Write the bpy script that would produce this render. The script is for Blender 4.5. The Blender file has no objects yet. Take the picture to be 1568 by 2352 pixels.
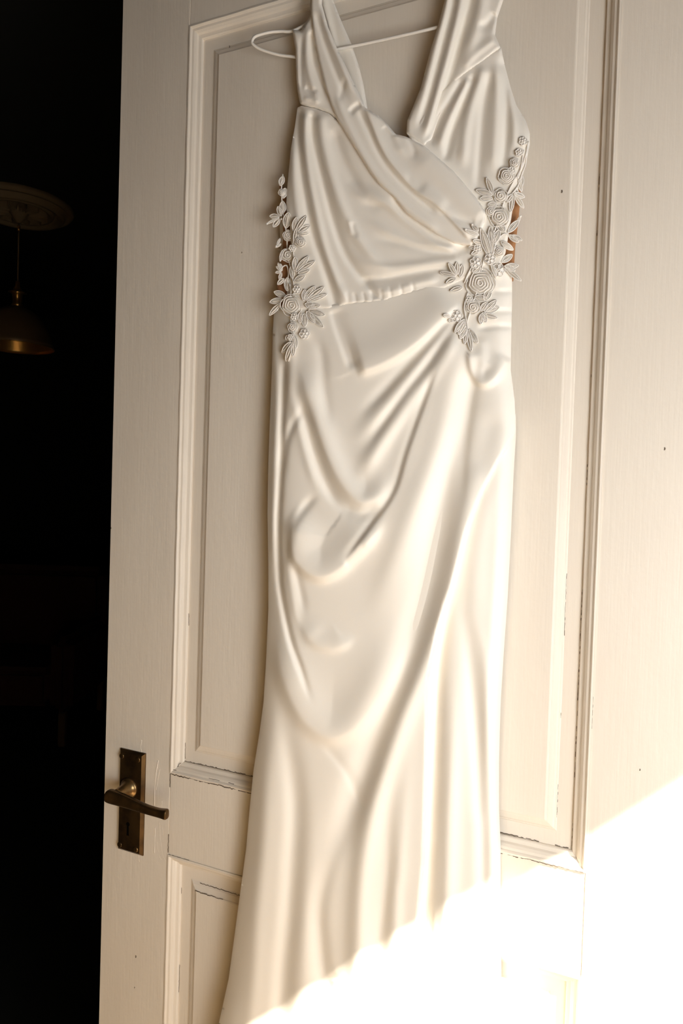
import bpy, bmesh, math, random
import numpy as np
from mathutils import Vector, Matrix
random.seed(7)
SC = bpy.context.scene
COL = SC.collection

# ------------------------------------------------------------------ camera
# world: door leaf face is the plane y=0 (x right, z up), metres
FPX = 1568.0
CAM = np.array([0.62659781, -0.82037126, 1.45600189])
M = np.array([[0.91381588, 0.40484912, 0.03221385],
              [0.03969998, -0.01010665, -0.99916053],
              [-0.40418369, 0.91432765, -0.02530812]])
cam_d = bpy.data.cameras.new('camera')
cam_d.sensor_fit = 'VERTICAL'; cam_d.sensor_height = 36.0; cam_d.sensor_width = 24.0
cam_d.lens = 36.0 * FPX / 2352.0
cam_d.clip_start = 0.02
cam = bpy.data.objects.new('camera', cam_d); COL.objects.link(cam)
R3 = Matrix(((M[0][0], -M[1][0], -M[2][0]), (M[0][1], -M[1][1], -M[2][1]), (M[0][2], -M[1][2], -M[2][2])))
cam.matrix_world = Matrix.Translation(Vector(CAM)) @ R3.to_4x4()
SC.camera = cam

# ------------------------------------------------------------------ world, sun, lights, exposure
W = bpy.data.worlds.new('world'); SC.world = W; W.use_nodes = True
W.node_tree.nodes['Background'].inputs[0].default_value = (0.55, 0.78, 1.0, 1)
W.node_tree.nodes['Background'].inputs[1].default_value = 0.20
SUN = Vector((-0.994, 0.5675, -1.492)).normalized()
sd = bpy.data.lights.new('sun', 'SUN'); sd.energy = 38.0; sd.angle = math.radians(0.55); sd.color = (1.0, 0.90, 0.76)
so = bpy.data.objects.new('sun', sd); COL.objects.link(so)
so.rotation_euler = SUN.to_track_quat('-Z', 'Y').to_euler(); so.location = (3, -2, 4)
# the window wall: passes through WP, runs along WE, faces WN (towards the door)
WE = Vector((1.0, 0.93, 0)).normalized(); WN = Vector((-0.93, 1.0, 0)).normalized()
WP = Vector((1.495, -0.51, 0))
S0, S1, ZS, ZH = -1.00, 0.60, 0.62, 2.488        # window opening along WE, sill and head
def area(name, p, n, w, h, e, col):
    d = bpy.data.lights.new(name, 'AREA'); d.shape = 'RECTANGLE'; d.size = w; d.size_y = h
    d.energy = e; d.color = col
    o = bpy.data.objects.new(name, d); COL.objects.link(o)
    o.location = p; o.rotation_euler = Vector(n).to_track_quat('-Z', 'Z').to_euler()
    return o
wc = WP + WE * ((S0 + S1) / 2)
kc = WP + WE * -0.40
area('window_daylight', (kc.x, kc.y, 1.22), WN, 0.50, 0.60, 11.4, (1.0, 0.99, 0.985))
kl = WP + WE * -0.85
area('warm_fill', (kl.x, kl.y, 0.82), WN, 0.30, 0.30, 1.7, (1.0, 0.82, 0.5))  # added fill lamp, low in the opening, for warm light from below
SC.view_settings.view_transform = 'Standard'; SC.view_settings.look = 'None'
SC.view_settings.gamma = 1.0; SC.view_settings.use_curve_mapping = False
SC.view_settings.exposure = 0.14
SC.cycles.use_denoising = True
SC.cycles.max_bounces = 8; SC.cycles.diffuse_bounces = 5
SC.cycles.sample_clamp_indirect = 6.0

# ------------------------------------------------------------------ helpers
def un(px, py, d=0.0):
    """world point d metres in front of the door face seen at (px,py) of the 1568x2352 frame (arrays ok)"""
    px = np.asarray(px, float); py = np.asarray(py, float); d = np.asarray(d, float)
    c = np.stack([(px - 784) / FPX, (py - 1176) / FPX, np.ones_like(px)], -1)
    r = c @ M
    t = (-d - CAM[1]) / r[..., 1]
    return CAM + r * t[..., None]

def mat(name, col, rough=0.5, metal=0.0, bump=None, var=None, spec=0.5, sheen=0.0, alpha=1.0, extra=None):
    m = bpy.data.materials.new(name); m.use_nodes = True
    nt = m.node_tree; b = nt.nodes['Principled BSDF']
    b.inputs['Base Color'].default_value = (*col, 1); b.inputs['Roughness'].default_value = rough
    b.inputs['Metallic'].default_value = metal; b.inputs['Specular IOR Level'].default_value = spec
    b.inputs['Sheen Weight'].default_value = sheen; b.inputs['Alpha'].default_value = alpha
    tc = nt.nodes.new('ShaderNodeTexCoord')
    if var:   # (scale, xyz stretch, colour 2, amount)
        mp = nt.nodes.new('ShaderNodeMapping'); mp.inputs['Scale'].default_value = var[1]
        nt.links.new(tc.outputs['Object'], mp.inputs[0])
        n = nt.nodes.new('ShaderNodeTexNoise'); n.inputs['Scale'].default_value = var[0]; n.inputs['Detail'].default_value = 5
        nt.links.new(mp.outputs[0], n.inputs[0])
        r = nt.nodes.new('ShaderNodeValToRGB'); r.color_ramp.elements[0].position = 0.35; r.color_ramp.elements[1].position = 0.65 + (1 - var[3]) * 0.3
        r.color_ramp.elements[0].color = (*col, 1); r.color_ramp.elements[1].color = (*var[2], 1)
        nt.links.new(n.outputs[0], r.inputs[0]); nt.links.new(r.outputs[0], b.inputs['Base Color'])
    if bump:  # list of (scale, stretch, distance)
        prev = None
        for (s, st, dist) in bump:
            mp = nt.nodes.new('ShaderNodeMapping'); mp.inputs['Scale'].default_value = st
            nt.links.new(tc.outputs['Object'], mp.inputs[0])
            n = nt.nodes.new('ShaderNodeTexNoise'); n.inputs['Scale'].default_value = s; n.inputs['Detail'].default_value = 4
            nt.links.new(mp.outputs[0], n.inputs[0])
            bp = nt.nodes.new('ShaderNodeBump'); bp.inputs['Strength'].default_value = 1.0; bp.inputs['Distance'].default_value = dist
            nt.links.new(n.outputs[0], bp.inputs['Height'])
            if prev: nt.links.new(prev.outputs[0], bp.inputs['Normal'])
            prev = bp
        nt.links.new(prev.outputs[0], b.inputs['Normal'])
    return m

PAINT = mat('cream_gloss_paint', (0.80, 0.73, 0.63), 0.45, spec=0.3,
            bump=[(1.0, (330, 330, 12), 0.00022), (1.0, (90, 90, 40), 0.00035), (1.0, (14, 14, 5), 0.0016)],
            var=(1.0, (8, 8, 3), (0.77, 0.695, 0.595), 0.6))
GRIME = mat('grime_in_paint_crack', (0.13, 0.10, 0.07), 0.9)
SATIN = mat('ivory_satin_crepe', (0.95, 0.90, 0.81), 0.52, sheen=0.15, spec=0.35,
            bump=[(1.0, (1500, 1500, 1500), 0.00006)])
LACE = mat('ivory_lace_cord', (0.90, 0.86, 0.80), 0.75, bump=[(1.0, (2500, 2500, 2500), 0.0001)])
LACE2 = mat('ivory_lace_fill', (0.70, 0.64, 0.55), 0.85, bump=[(1.0, (2200, 2200, 2200), 0.0002)])
MESH = mat('tan_sheer_mesh', (0.42, 0.20, 0.085), 0.8)
PEARL = mat('pearl', (0.9, 0.86, 0.8), 0.2)
BRASS = mat('aged_brass', (0.145, 0.085, 0.033), 0.38, 0.85, var=(1.0, (40, 40, 40), (0.05, 0.03, 0.015), 0.7),
            bump=[(1.0, (150, 150, 150), 0.0002)])
BRASS2 = mat('worn_brass', (0.30, 0.19, 0.08), 0.33, 0.9, var=(1.0, (60, 60, 60), (0.12, 0.07, 0.03), 0.6))
DARK = mat('keyhole_black', (0.004, 0.003, 0.002), 1.0, spec=0.0)
PLASTIC = mat('white_coated_wire', (0.86, 0.82, 0.75), 0.35)
WALL = mat('warm_plaster', (0.36, 0.24, 0.085), 0.85, bump=[(1.0, (60, 60, 60), 0.0006)])
WOOD = mat('honey_floorboards', (0.20, 0.125, 0.048), 0.5, var=(1.0, (3, 40, 1), (0.15, 0.09, 0.035), 0.7))
DWALL = mat('unlit_room_black', (0.012, 0.012, 0.009), 0.95)  # near-black: darkness of the unlit room put into the surface colour
PLASTER_D = mat('aged_plaster_rose', (0.30, 0.21, 0.11), 0.8)
SHADE = mat('bronze_enamel_shade', (0.22, 0.13, 0.055), 0.45, 0.2)
SHADEIN = mat('gilt_shade_lining', (0.65, 0.36, 0.10), 0.3, 0.8)
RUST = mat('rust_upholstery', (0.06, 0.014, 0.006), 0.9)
GLASS = mat('window_glass', (1, 1, 1), 0.0)
GLASS.node_tree.nodes['Principled BSDF'].inputs['Transmission Weight'].default_value = 1.0

def empty(name, loc=(0, 0, 0), parent=None):
    o = bpy.data.objects.new(name, None); COL.objects.link(o); o.location = loc
    if parent: o.parent = parent
    return o
def link(name, me, m, parent=None, smooth=False):
    me.materials.append(m)
    if smooth: me.polygons.foreach_set('use_smooth', [True] * len(me.polygons))
    o = bpy.data.objects.new(name, me); COL.objects.link(o)
    if parent:                      # vertices are world coordinates: undo the offset of the thing's Empty
        o.parent = parent
        if parent.type == 'EMPTY': o.matrix_parent_inverse = Matrix.Translation(-Vector(parent.location))
    return o
def tag(o, label=None, cat=None, group=None, kind=None):
    if label: o['label'] = label
    if cat: o['category'] = cat
    if group: o['group'] = group
    if kind: o['kind'] = kind
    return o
def pydata(name, v, f, m, parent=None, smooth=False):
    me = bpy.data.meshes.new(name); me.from_pydata([tuple(map(float, q)) for q in v], [], f); me.update()
    return link(name, me, m, parent, smooth)
def box(name, lo, hi, m, parent=None, bev=0.0, seg=2):
    bm = bmesh.new(); bmesh.ops.create_cube(bm, size=1)
    for v in bm.verts:
        v.co = Vector([lo[i] + (v.co[i] + .5) * (hi[i] - lo[i]) for i in range(3)])
    if bev: bmesh.ops.bevel(bm, geom=bm.edges[:], offset=bev, segments=seg, affect='EDGES')
    me = bpy.data.meshes.new(name); bm.to_mesh(me); bm.free()
    return link(name, me, m, parent)
def catmull(P, n=8, closed=False):
    P = [np.array(p, float) for p in P]; out = []
    N = len(P)
    rng = range(N) if closed else range(N - 1)
    for i in rng:
        if closed: a, b, c, d = P[i - 1], P[i], P[(i + 1) % N], P[(i + 2) % N]
        else: a, b, c, d = P[max(i - 1, 0)], P[i], P[i + 1], P[min(i + 2, N - 1)]
        for k in range(n):
            t = k / n
            out.append(0.5 * ((2 * b) + (-a + c) * t + (2 * a - 5 * b + 4 * c - d) * t * t + (-a + 3 * b - 3 * c + d) * t ** 3))
    if not closed: out.append(P[-1])
    return np.array(out)
def tube_data(path, r, sides=6, closed=False, V=None, F=None):
    """append a tube along path (Nx3) to V,F"""
    path = np.asarray(path, float); n = len(path)
    rr = np.full(n, r) if np.isscalar(r) else np.asarray(r)
    base = len(V)
    T = np.gradient(path, axis=0) if not closed else np.roll(path, -1, 0) - np.roll(path, 1, 0)
    T /= np.linalg.norm(T, axis=1)[:, None] + 1e-12
    up = np.array([0, -1.0, 0.02])
    for i in range(n):
        a = np.cross(T[i], up); L = np.linalg.norm(a)
        if L < 1e-3: a = np.cross(T[i], [1, 0, 0]); L = np.linalg.norm(a)
        a /= L; b = np.cross(T[i], a)
        for k in range(sides):
            w = 2 * math.pi * k / sides
            V.append(path[i] + rr[i] * (math.cos(w) * a + math.sin(w) * b))
    m = n if closed else n - 1
    for i in range(m):
        j = (i + 1) % n
        for k in range(sides):
            k2 = (k + 1) % sides
            F.append((base + i * sides + k, base + i * sides + k2, base + j * sides + k2, base + j * sides + k))
    if not closed:
        F.append(tuple(base + k for k in range(sides))[::-1]); F.append(tuple(base + (n - 1) * sides + k for k in range(sides)))
def lathe(name, prof, m, parent=None, seg=48, axis='Z', loc=(0, 0, 0)):
    V = []; F = []
    for (r, h) in prof:
        for k in range(seg):
            w = 2 * math.pi * k / seg
            if axis == 'Z': V.append((loc[0] + r * math.cos(w), loc[1] + r * math.sin(w), loc[2] + h))
            else: V.append((loc[0] + r * math.cos(w), loc[1] - h, loc[2] + r * math.sin(w)))
    for i in range(len(prof) - 1):
        for k in range(seg):
            k2 = (k + 1) % seg
            F.append((i * seg + k, i * seg + k2, (i + 1) * seg + k2, (i + 1) * seg + k))
    o = pydata(name, V, F, m, parent, True)
    return o

# ------------------------------------------------------------------ room shell
def slab(name, a, b, z0, z1, thick, nrm, m, holes=None, kind='structure'):
    """vertical wall from a to b (xy), thickness along nrm; holes = list of (s0,s1,z0,z1) along the wall"""
    a = Vector((*a, 0)); b = Vector((*b, 0)); e = (b - a).normalized(); L = (b - a).length; n = Vector(nrm).normalized() * thick
    cells = []
    if not holes: cells = [(0, L, z0, z1)]
    else:
        h0, h1, hz0, hz1 = holes[0]
        cells = [(0, h0, z0, z1), (h1, L, z0, z1), (h0, h1, z0, hz0), (h0, h1, hz1, z1)]
    V = []; F = []
    for (s0, s1, c0, c1) in cells:
        if s1 - s0 < 1e-4 or c1 - c0 < 1e-4: continue
        k = len(V)
        for s in (s0, s1):
            for z in (c0, c1):
                for t in (0, 1): V.append(a + e * s + n * t + Vector((0, 0, z)))
        F += [tuple(k + q for q in f) for f in ((0, 1, 3, 2), (4, 6, 7, 5), (0, 4, 5, 1), (2, 3, 7, 6), (0, 2, 6, 4), (1, 5, 7, 3))]
    o = pydata(name, V, F, m); o['kind'] = kind
    return o
CEIL = 2.75
def wl(s): p = WP + WE * s; return (p.x, p.y)
# window wall (behind the camera), doorway wall, hallway ends
slab('wall_window', wl(-2.6), wl(2.2), 0, CEIL, 0.03, -WN, WALL, [(2.6 + S0, 2.6 + S1, ZS, ZH)])
HP = Vector((0.716, 0.012, 0))            # hinge corner of the doorway wall
def dl(s, off=0.0): p = HP + WE * s + WN * off; return (p.x, p.y)
slab('wall_doorway', dl(-3.1), dl(1.6), 0, CEIL, 0.10, WN, WALL, [(3.1 - 1.02, 3.1, -0.01, 2.27)])
slab('wall_hall_near', (wl(-2.6)), dl(-3.1), 0, CEIL, 0.1, -WE, WALL)
slab('wall_hall_far', wl(2.2), dl(1.6), 0, CEIL, 0.1, WE, WALL)
# the dark room beyond the leaf
q0, q1 = dl(-3.1, 0.10), dl(1.6, 0.10)
q2, q3 = dl(1.6, 5.2), dl(-3.1, 5.2)
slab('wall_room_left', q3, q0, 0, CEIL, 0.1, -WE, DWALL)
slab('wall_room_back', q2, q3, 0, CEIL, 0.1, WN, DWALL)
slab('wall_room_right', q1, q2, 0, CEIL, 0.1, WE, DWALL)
def poly_slab(name, pts, z0, z1, m):
    n = len(pts); V = [(x, y, z0) for x, y in pts] + [(x, y, z1) for x, y in pts]
    F = [tuple(range(n))[::-1], tuple(range(n, 2 * n))] + [(i, (i + 1) % n, n + (i + 1) % n, n + i) for i in range(n)]
    o = pydata(name, V, F, m); o['kind'] = 'structure'; return o
hall = [wl(-2.6), wl(2.2), dl(1.6, .05), dl(-3.1, .05)]
dark = [dl(-3.1, .05), dl(1.6, .05), q2, q3]
poly_slab('floor', hall, -0.05, 0, WOOD)
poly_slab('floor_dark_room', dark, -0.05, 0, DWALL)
poly_slab('ceiling', hall, CEIL, CEIL + .05, WALL)
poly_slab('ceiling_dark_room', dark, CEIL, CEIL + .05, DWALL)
# window frame and glazing bars
wf = empty('window_1', (wc.x, wc.y, ZS)); tag(wf, kind='structure')
def wbar(name, s0, s1, z0, z1, t=0.04):
    V = []
    for s in (s0, s1):
        for z in (z0, z1):
            for k in (-t, 0.0): V.append(WP + WE * s + WN * (k - 0.005) + Vector((0, 0, z)))
    F = [(0, 1, 3, 2), (4, 6, 7, 5), (0, 4, 5, 1), (2, 3, 7, 6), (0, 2, 6, 4), (1, 5, 7, 3)]
    return pydata(name, V, F, PAINT, wf)
wbar('window_frame', S0 - .05, S0, ZS, ZH); wbar('window_frame', S1, S1 + .05, ZS, ZH)
wbar('window_head', S0 - .05, S1 + .05, ZH, ZH + .05); wbar('window_sill', S0 - .05, S1 + .05, ZS - .05, ZS, .08)

# ------------------------------------------------------------------ door leaf
XL, XR, ZB, ZT = -0.1255, 0.7085, 0.01, 2.245
T = 0.040                                   # leaf thickness
door = empty('door_1', (XR, 0.02, 0)); tag(door, kind='structure')
U0, U1 = 0.0, 0.582                         # panel opening
Z1B, Z1T = 1.035, 2.125                     # upper opening
Z2B, Z2T = 0.26, 0.912                      # lower opening
def dbox(name, x0, x1, z0, z1, bev=0.0007):
    return box(name, (x0, 0, z0), (x1, T, z1), PAINT, door, bev, 2)
dbox('stile', XL, U0, ZB, ZT); dbox('stile', U1, XR, ZB, ZT)
G = 0.0002
dbox('rail', U0 + G, U1 - G, Z1T, ZT, .0008); dbox('rail', U0 + G, U1 - G, Z2T, Z1B, .0008); dbox('rail', U0 + G, U1 - G, ZB, Z2B, .0008)
# moulding profile: (inset from the opening edge, depth below the face)
PROF = [(-0.0006, 0.0), (-0.0006, -0.0012), (0.0018, -0.0016), (0.0032, -0.0002), (0.0040, 0.0012), (0.0068, 0.0020), (0.0095, 0.0044),
        (0.0110, 0.0072), (0.0128, 0.0080), (0.0150, 0.0088), (0.0160, 0.0104), (0.0162, 0.0136), (-0.0006, 0.0136)]
def moulding(x0, x1, z0, z1):
    C = [((x0, z0), (1, 1)), ((x1, z0), (-1, 1)), ((x1, z1), (-1, -1)), ((x0, z1), (1, -1))]
    for i in range(4):
        (a, da), (b, db) = C[i], C[(i + 1) % 4]
        V = []; F = []; n = len(PROF)
        L = math.hypot(b[0] - a[0], b[1] - a[1]); ns = max(2, int(L / 0.02))
        for k in range(ns + 1):
            t = k / ns
            for (s, d) in PROF:
                pa = (a[0] + da[0] * s, a[1] + da[1] * s); pb = (b[0] + db[0] * s, b[1] + db[1] * s)
                j = 0.00025 * math.sin(k * 1.7 + i) if 0 < k < ns else 0
                V.append((pa[0] + (pb[0] - pa[0]) * t, d + j, pa[1] + (pb[1] - pa[1]) * t))
        for k in range(ns):
            for q in range(n):
                q2 = (q + 1) % n
                F.append((k * n + q, (k + 1) * n + q, (k + 1) * n + q2, k * n + q2))
        F.append(tuple(range(n))); F.append(tuple(range(ns * n, ns * n + n))[::-1])
        o = pydata('moulding', V, F, PAINT, door)
moulding(U0, U1, Z1B, Z1T); moulding(U0, U1, Z2B, Z2T)
def panel(x0, x1, z0, z1):
    # flat margin, bevel, raised field; closed at the back
    D = [(0.0, 0.0128), (0.034, 0.0128), (0.0352, 0.0118), (0.0368, 0.0114), (0.0385, 0.0100), (0.0440, 0.0082), (0.0456, 0.0078), (0.0462, 0.0066), (0.0478, 0.0060)]
    V = []; F = []
    for (s, d) in D:
        V += [(x0 + s, d, z0 + s), (x1 - s, d, z0 + s), (x1 - s, d, z1 - s), (x0 + s, d, z1 - s)]
    for i in range(len(D) - 1):
        for k in range(4):
            F.append((4 * i + k, 4 * i + (k + 1) % 4, 4 * i + 4 + (k + 1) % 4, 4 * i + 4 + k))
    n = 4 * (len(D) - 1); F.append((n, n + 1, n + 2, n + 3))
    b = len(V); V += [(x0, .028, z0), (x1, .028, z0), (x1, .028, z1), (x0, .028, z1)]
    for k in range(4): F.append(((k + 1) % 4, k, b + k, b + (k + 1) % 4))
    F.append((b + 3, b + 2, b + 1, b))
    return pydata('panel', V, F, PAINT, door)
panel(U0, U1, Z1B, Z1T); panel(U0, U1, Z2B, Z2T)
# grime in the open joints: thin irregular strips lying in the seams
def crack(a, b, w=0.0006, y=-0.0002, gap=0.25, seed=0):
    rnd = random.Random(seed); a = np.array([a[0], y, a[1]]); b = np.array([b[0], y, b[1]])
    L = np.linalg.norm(b - a); t = (b - a) / L; nrm = np.array([-t[2], 0, t[0]])
    n = int(L / 0.003); V = []; F = []; on = True; wv = 1.0
    for k in range(n):
        if rnd.random() < 0.12: on = rnd.random() > gap
        wv = 0.7 * wv + 0.3 * rnd.uniform(0.2, 1.7)
        if not on: continue
        p = a + (b - a) * k / n; q = a + (b - a) * (k + 1) / n
        o = nrm * (rnd.uniform(-.6, .6) * w); h = nrm * w * .5 * wv; d = np.array([0, .0006, 0]); c = len(V)
        V += [p + o - h, q + o - h, q + o + h, p + o + h]; V += [v + d for v in V[-4:]]
        F += [(c, c + 1, c + 2, c + 3), (c, c + 4, c + 5, c + 1), (c + 3, c + 2, c + 6, c + 7), (c + 4, c + 7, c + 6, c + 5), (c, c + 3, c + 7, c + 4), (c + 1, c + 5, c + 6, c + 2)]
    if V: pydata('paint_crack', V, F, GRIME, door)
crack((0.001, Z1B - .0006), (0.20, Z1B - .0006), .0014, -.0013, .05, 1); crack((.34, Z1B - .0006), (U1 - .002, Z1B - .0006), .0012, -.0013, .1, 2)
crack((0.016, Z1B + .0166), (0.20, Z1B + .0166), .0011, .0124, .12, 3); crack((.34, Z1B + .0166), (U1 - .02, Z1B + .0166), .0011, .0124, .1, 4)
crack((0.0035, Z1B + .0050), (0.11, Z1B + .0050), .0005, .0010, .6, 5)
crack((U1 - .0160, Z1B + .02), (U1 - .0160, 1.50), .0009, .0124, .35, 6); crack((U1 - .0162, 1.6), (U1 - .0162, 1.9), .0007, .0124, .7, 7)
crack((-.0003, Z1B), (-.0003, 1.30), .0005, -.0004, .7, 8); crack((.0166, Z1B + .02), (.0166, 1.3), .0006, .0124, .75, 9)
crack((-.0003, .915), (-.0003, Z1B), .0008, -.0004, .25, 10); crack((.0166, .70), (.0166, .89), .0005, .0124, .8, 11)
crack((.001, Z1B), (.015, Z1B + .0165), .0009, .0040, .1, 12)
crack((.05, Z2T - .0358), (.20, Z2T - .0358), .0009, .0112, .25, 13); crack((.045, Z2T - .0462), (.20, Z2T - .0462), .0010, .0062, .3, 14)
crack((0.001, Z2T + .0006), (0.05, Z2T + .0006), .0006, -.0004, .5, 15)
crack((U1 - .0475, 1.085), (U1 - .0475, 1.5), .0006, .0070, .7, 16); crack((U1 - .0345, 1.085), (U1 - .0345, 1.4), .0005, .0122, .8, 17)
crack((U1 + .0006, 1.20), (U1 + .0006, 1.27), .0004, -.0004, .85, 18)
# paint drips and ridges beside the handle
def drip(pts, r=0.0009):
    V = []; F = []; P = catmull([(x, 0.0002, z) for x, z in pts], 6)
    rr = r * (0.5 + 0.5 * np.abs(np.sin(np.linspace(0.6, 5, len(P))))); tube_data(P, rr, 6, False, V, F)
    for v in V: v[1] = v[1] * 0.55
    pydata('paint_drip', V, F, PAINT, door, True)
def drp(pts, r=.0009): drip([(un(x, y)[0], un(x, y)[2]) for x, y in pts], r)
drp([(363, 1746), (358, 1775), (355, 1810), (354, 1850)], .0012); drp([(367, 1765), (362, 1790), (358, 1815)], .0008)
drp([(325, 1700), (323, 1715), (325, 1728)], .0009); drp([(356, 1900), (355, 1930), (354, 1960)], .0009)
drp([(366, 1890), (368, 1930), (374, 1965), (381, 1978)], .0006); drp([(318, 1962), (320, 1980)], .0007)
drp([(372, 1840), (371, 1880), (375, 1920)], .0005); drp([(361, 1935), (364, 1960), (370, 1975)], .0005)
for (x, y, s) in ((527, 107, 1), (1290, 440, 1.3), (1526, 1031, 1.2), (312, 2197, 1.4), (309, 2268, .9), (255, 1213, 1.0), (555, 580, .8), (1369, 1443, .9), (500, 1840, .7), (1469, 1768, .9)):
    d0 = -0.0135 if False else (0.0001 if (x < 380 or x > 1400) else -0.0058)
    p = un(x, y, d0); V = []; F = []
    tube_data([p + [0, 0, .0012 * s], p + [.0003, 0, 0], p - [.0002, 0, .0012 * s]], .0006 * s, 5, False, V, F)
    pydata('paint_chip', V, F, GRIME, door)

# ---- lever handle (aged brass)
def prism(name, pts, y0, y1, m, parent, bev=0.0, seg=2):
    bm = bmesh.new(); a = [bm.verts.new((x, y0, z)) for x, z in pts]; b = [bm.verts.new((x, y1, z)) for x, z in pts]
    bm.faces.new(a); bm.faces.new(b[::-1]); n = len(pts)
    for i in range(n): bm.faces.new((a[i], b[i], b[(i + 1) % n], a[(i + 1) % n]))
    bmesh.ops.recalc_face_normals(bm, faces=bm.faces[:])
    if bev:
        es = [e for e in bm.edges if all(abs(v.co.y - y0) < 1e-6 for v in e.verts)]
        bmesh.ops.bevel(bm, geom=es, offset=bev, segments=seg, affect='EDGES')
    me = bpy.data.meshes.new(name); bm.to_mesh(me); bm.free(); return link(name, me, m, parent)
px0, px1, pz0, pz1 = -0.0935, -0.0455, 0.8995, 1.0560
plate = prism('door_handle', [(px0, pz0), (px1, pz0), (px1, pz1), (px0, pz1)], -0.0058, 0.0, BRASS, door, 0.0038, 1)
tag(plate, 'aged brass lever handle on long back plate with keyhole')
for x, z in ((-.0875, 1.046), (-.0565, 1.046), (-.0875, .9085), (-.0565, .9085)):
    s = lathe('screw', [(0, .0064), (.0030, .0066), (.0040, .0064), (.0043, .0055)], BRASS2 if z < 1 and x > -.06 else BRASS, plate, 20, 'Y', (x, 0, z))
kh = [(x * .0032, z * .0032) for x, z in [(math.cos(a), math.sin(a)) for a in np.linspace(math.radians(-60), math.radians(240), 18)]]
kx, kz = -.0720, .9440
prism('keyhole', [(kx + a, kz + b) for a, b in kh] + [(kx - .0022, kz - .0175), (kx + .0022, kz - .0175)], -0.0061, -0.004, DARK, plate)
bx, bz = -.0715, 1.0000
lathe('lever_boss', [(.0150, .0055), (.0152, .0080), (.0138, .0090), (.0118, .0105), (.0100, .015), (.0085, .022), (.0078, .030), (.0082, .036), (0, .037)], BRASS2, plate, 32, 'Y', (bx, 0, bz))
# lever: sweep of a flattened section, curled tip
LP = [(-.0825, -.0395, 1.0000, .0030, .0065), (-.0810, -.0400, 1.0000, .0080, .0085), (-.0760, -.0405, 1.0, .0098, .0072), (-.066, -.0405, .9995, .0098, .0060), (-.050, -.0410, .9990, .0092, .0055),
      (-.032, -.0410, .9975, .0078, .0052), (-.014, -.0405, .9955, .0066, .0052), (.000, -.0400, .9945, .0060, .0054), (.012, -.0400, .9945, .0060, .0056), (.020, -.0410, .9955, .0065, .0060), (.0265, -.0425, .9965, .0070, .0060), (.0295, -.0435, .9968, .0058, .0045), (.0302, -.0437, .9968, .002, .0015)]
P = catmull(LP, 4); V = []; F = []; sd_ = 18
for i in range(len(P)):
    x, y, z, hz, hy = P[i]; hz = max(hz, .0008); hy = max(hy, .0008)
    for k in range(sd_):
        w = 2 * math.pi * k / sd_; c, s = math.cos(w), math.sin(w)
        e = 0.62
        V.append((x, y + hy * math.copysign(abs(c) ** e, c), z + hz * math.copysign(abs(s) ** e, s)))
for i in range(len(P) - 1):
    for k in range(sd_):
        k2 = (k + 1) % sd_; F.append((i * sd_ + k, i * sd_ + k2, (i + 1) * sd_ + k2, (i + 1) * sd_ + k))
F.append(tuple(range(sd_))[::-1]); F.append(tuple(range((len(P) - 1) * sd_, len(P) * sd_)))
pydata('lever', V, F, BRASS, plate, True)

# ------------------------------------------------------------------ clothes hanger (white coated wire)
hang = empty('clothes_hanger', (0.30, -0.03, 2.03))
tag(hang, 'white wire clothes hanger with rounded looped end, hung behind the dress straps', 'hanger')
V = []; F = []
hp = [un(x, y, d) for x, y, d in [(1012, 61, .013), (900, 87, .013), (800, 108, .013), (735, 121, .011), (690, 131, .010), (660, 129, .011), (635, 125, .014), (600, 114, .020), (582, 103, .024), (579, 94, .025), (588, 83, .024), (620, 74, .018), (645, 72, .013), (675, 70, .010), (720, 40, .006), (790, -40, .006), (860, -130, .012)]]
apex = hp[-1]
right = [un(1012, 61, .013), un(1070, 46, .012), un(1115, 30, .011), un(1130, 10, .010), un(1115, -30, .010), un(1060, -80, .011), un(980, -115, .013)]
tube_data(catmull(right[::-1] + hp[1:], 8), 0.0019, 8, False, V, F)
pydata('wire_frame', V, F, PLASTIC, hang, True)
V = []; F = []
hk = [apex + np.array([.0, 0, 0]), [0.3, -.022, 2.165], [0.3, -.020, 2.22], [0.3, -.012, 2.249], [0.3, .012, 2.2525], [0.3, .040, 2.250], [0.3, .046, 2.235], [0.3, .046, 2.215]]
tube_data(catmull(hk, 8), 0.0019, 8, False, V, F)
pydata('hook', V, F, PLASTIC, hang, True)

# ------------------------------------------------------------------ wedding dress
# Each piece of cloth is a relief surface: outline and fold lines give where the cloth lies, heights (mm in front of the door) its folds.
def seg_dist(X, Y, P):
    """signed distance (positive on the picture-left of a downward line) and arc parameter to polyline P"""
    P = np.asarray(P, float); best = np.full(X.shape, 1e9); sg = np.zeros(X.shape); par = np.zeros(X.shape)
    L = np.concatenate([[0], np.cumsum(np.hypot(*(P[1:] - P[:-1]).T[:2]))]); tot = L[-1]
    for i in range(len(P) - 1):
        ax, ay = P[i][:2]; dx, dy = P[i + 1][0] - ax, P[i + 1][1] - ay; ll = dx * dx + dy * dy
        if ll < 1e-9: continue
        t = np.clip(((X - ax) * dx + (Y - ay) * dy) / ll, 0, 1)
        ex, ey = X - ax - t * dx, Y - ay - t * dy; d = np.hypot(ex, ey); m = d < best
        best = np.where(m, d, best); sg = np.where(m, np.sign(dx * ey - dy * ex), sg); par = np.where(m, (L[i] + t * (L[i + 1] - L[i])) / tot, par)
    return best, sg, par
def fold(pts, amp, wa, wb=None, t0=.15, t1=.15, p=2.0, grow=0.0):
    """ridge (amp>0) or valley (amp<0) along pts; wa/wb widths px on its left/right heading along it; t0,t1 fade-in lengths (fraction)"""
    return (catmull(pts, 5), amp, wa, wb if wb else wa, t0, t1, p, grow)
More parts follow.
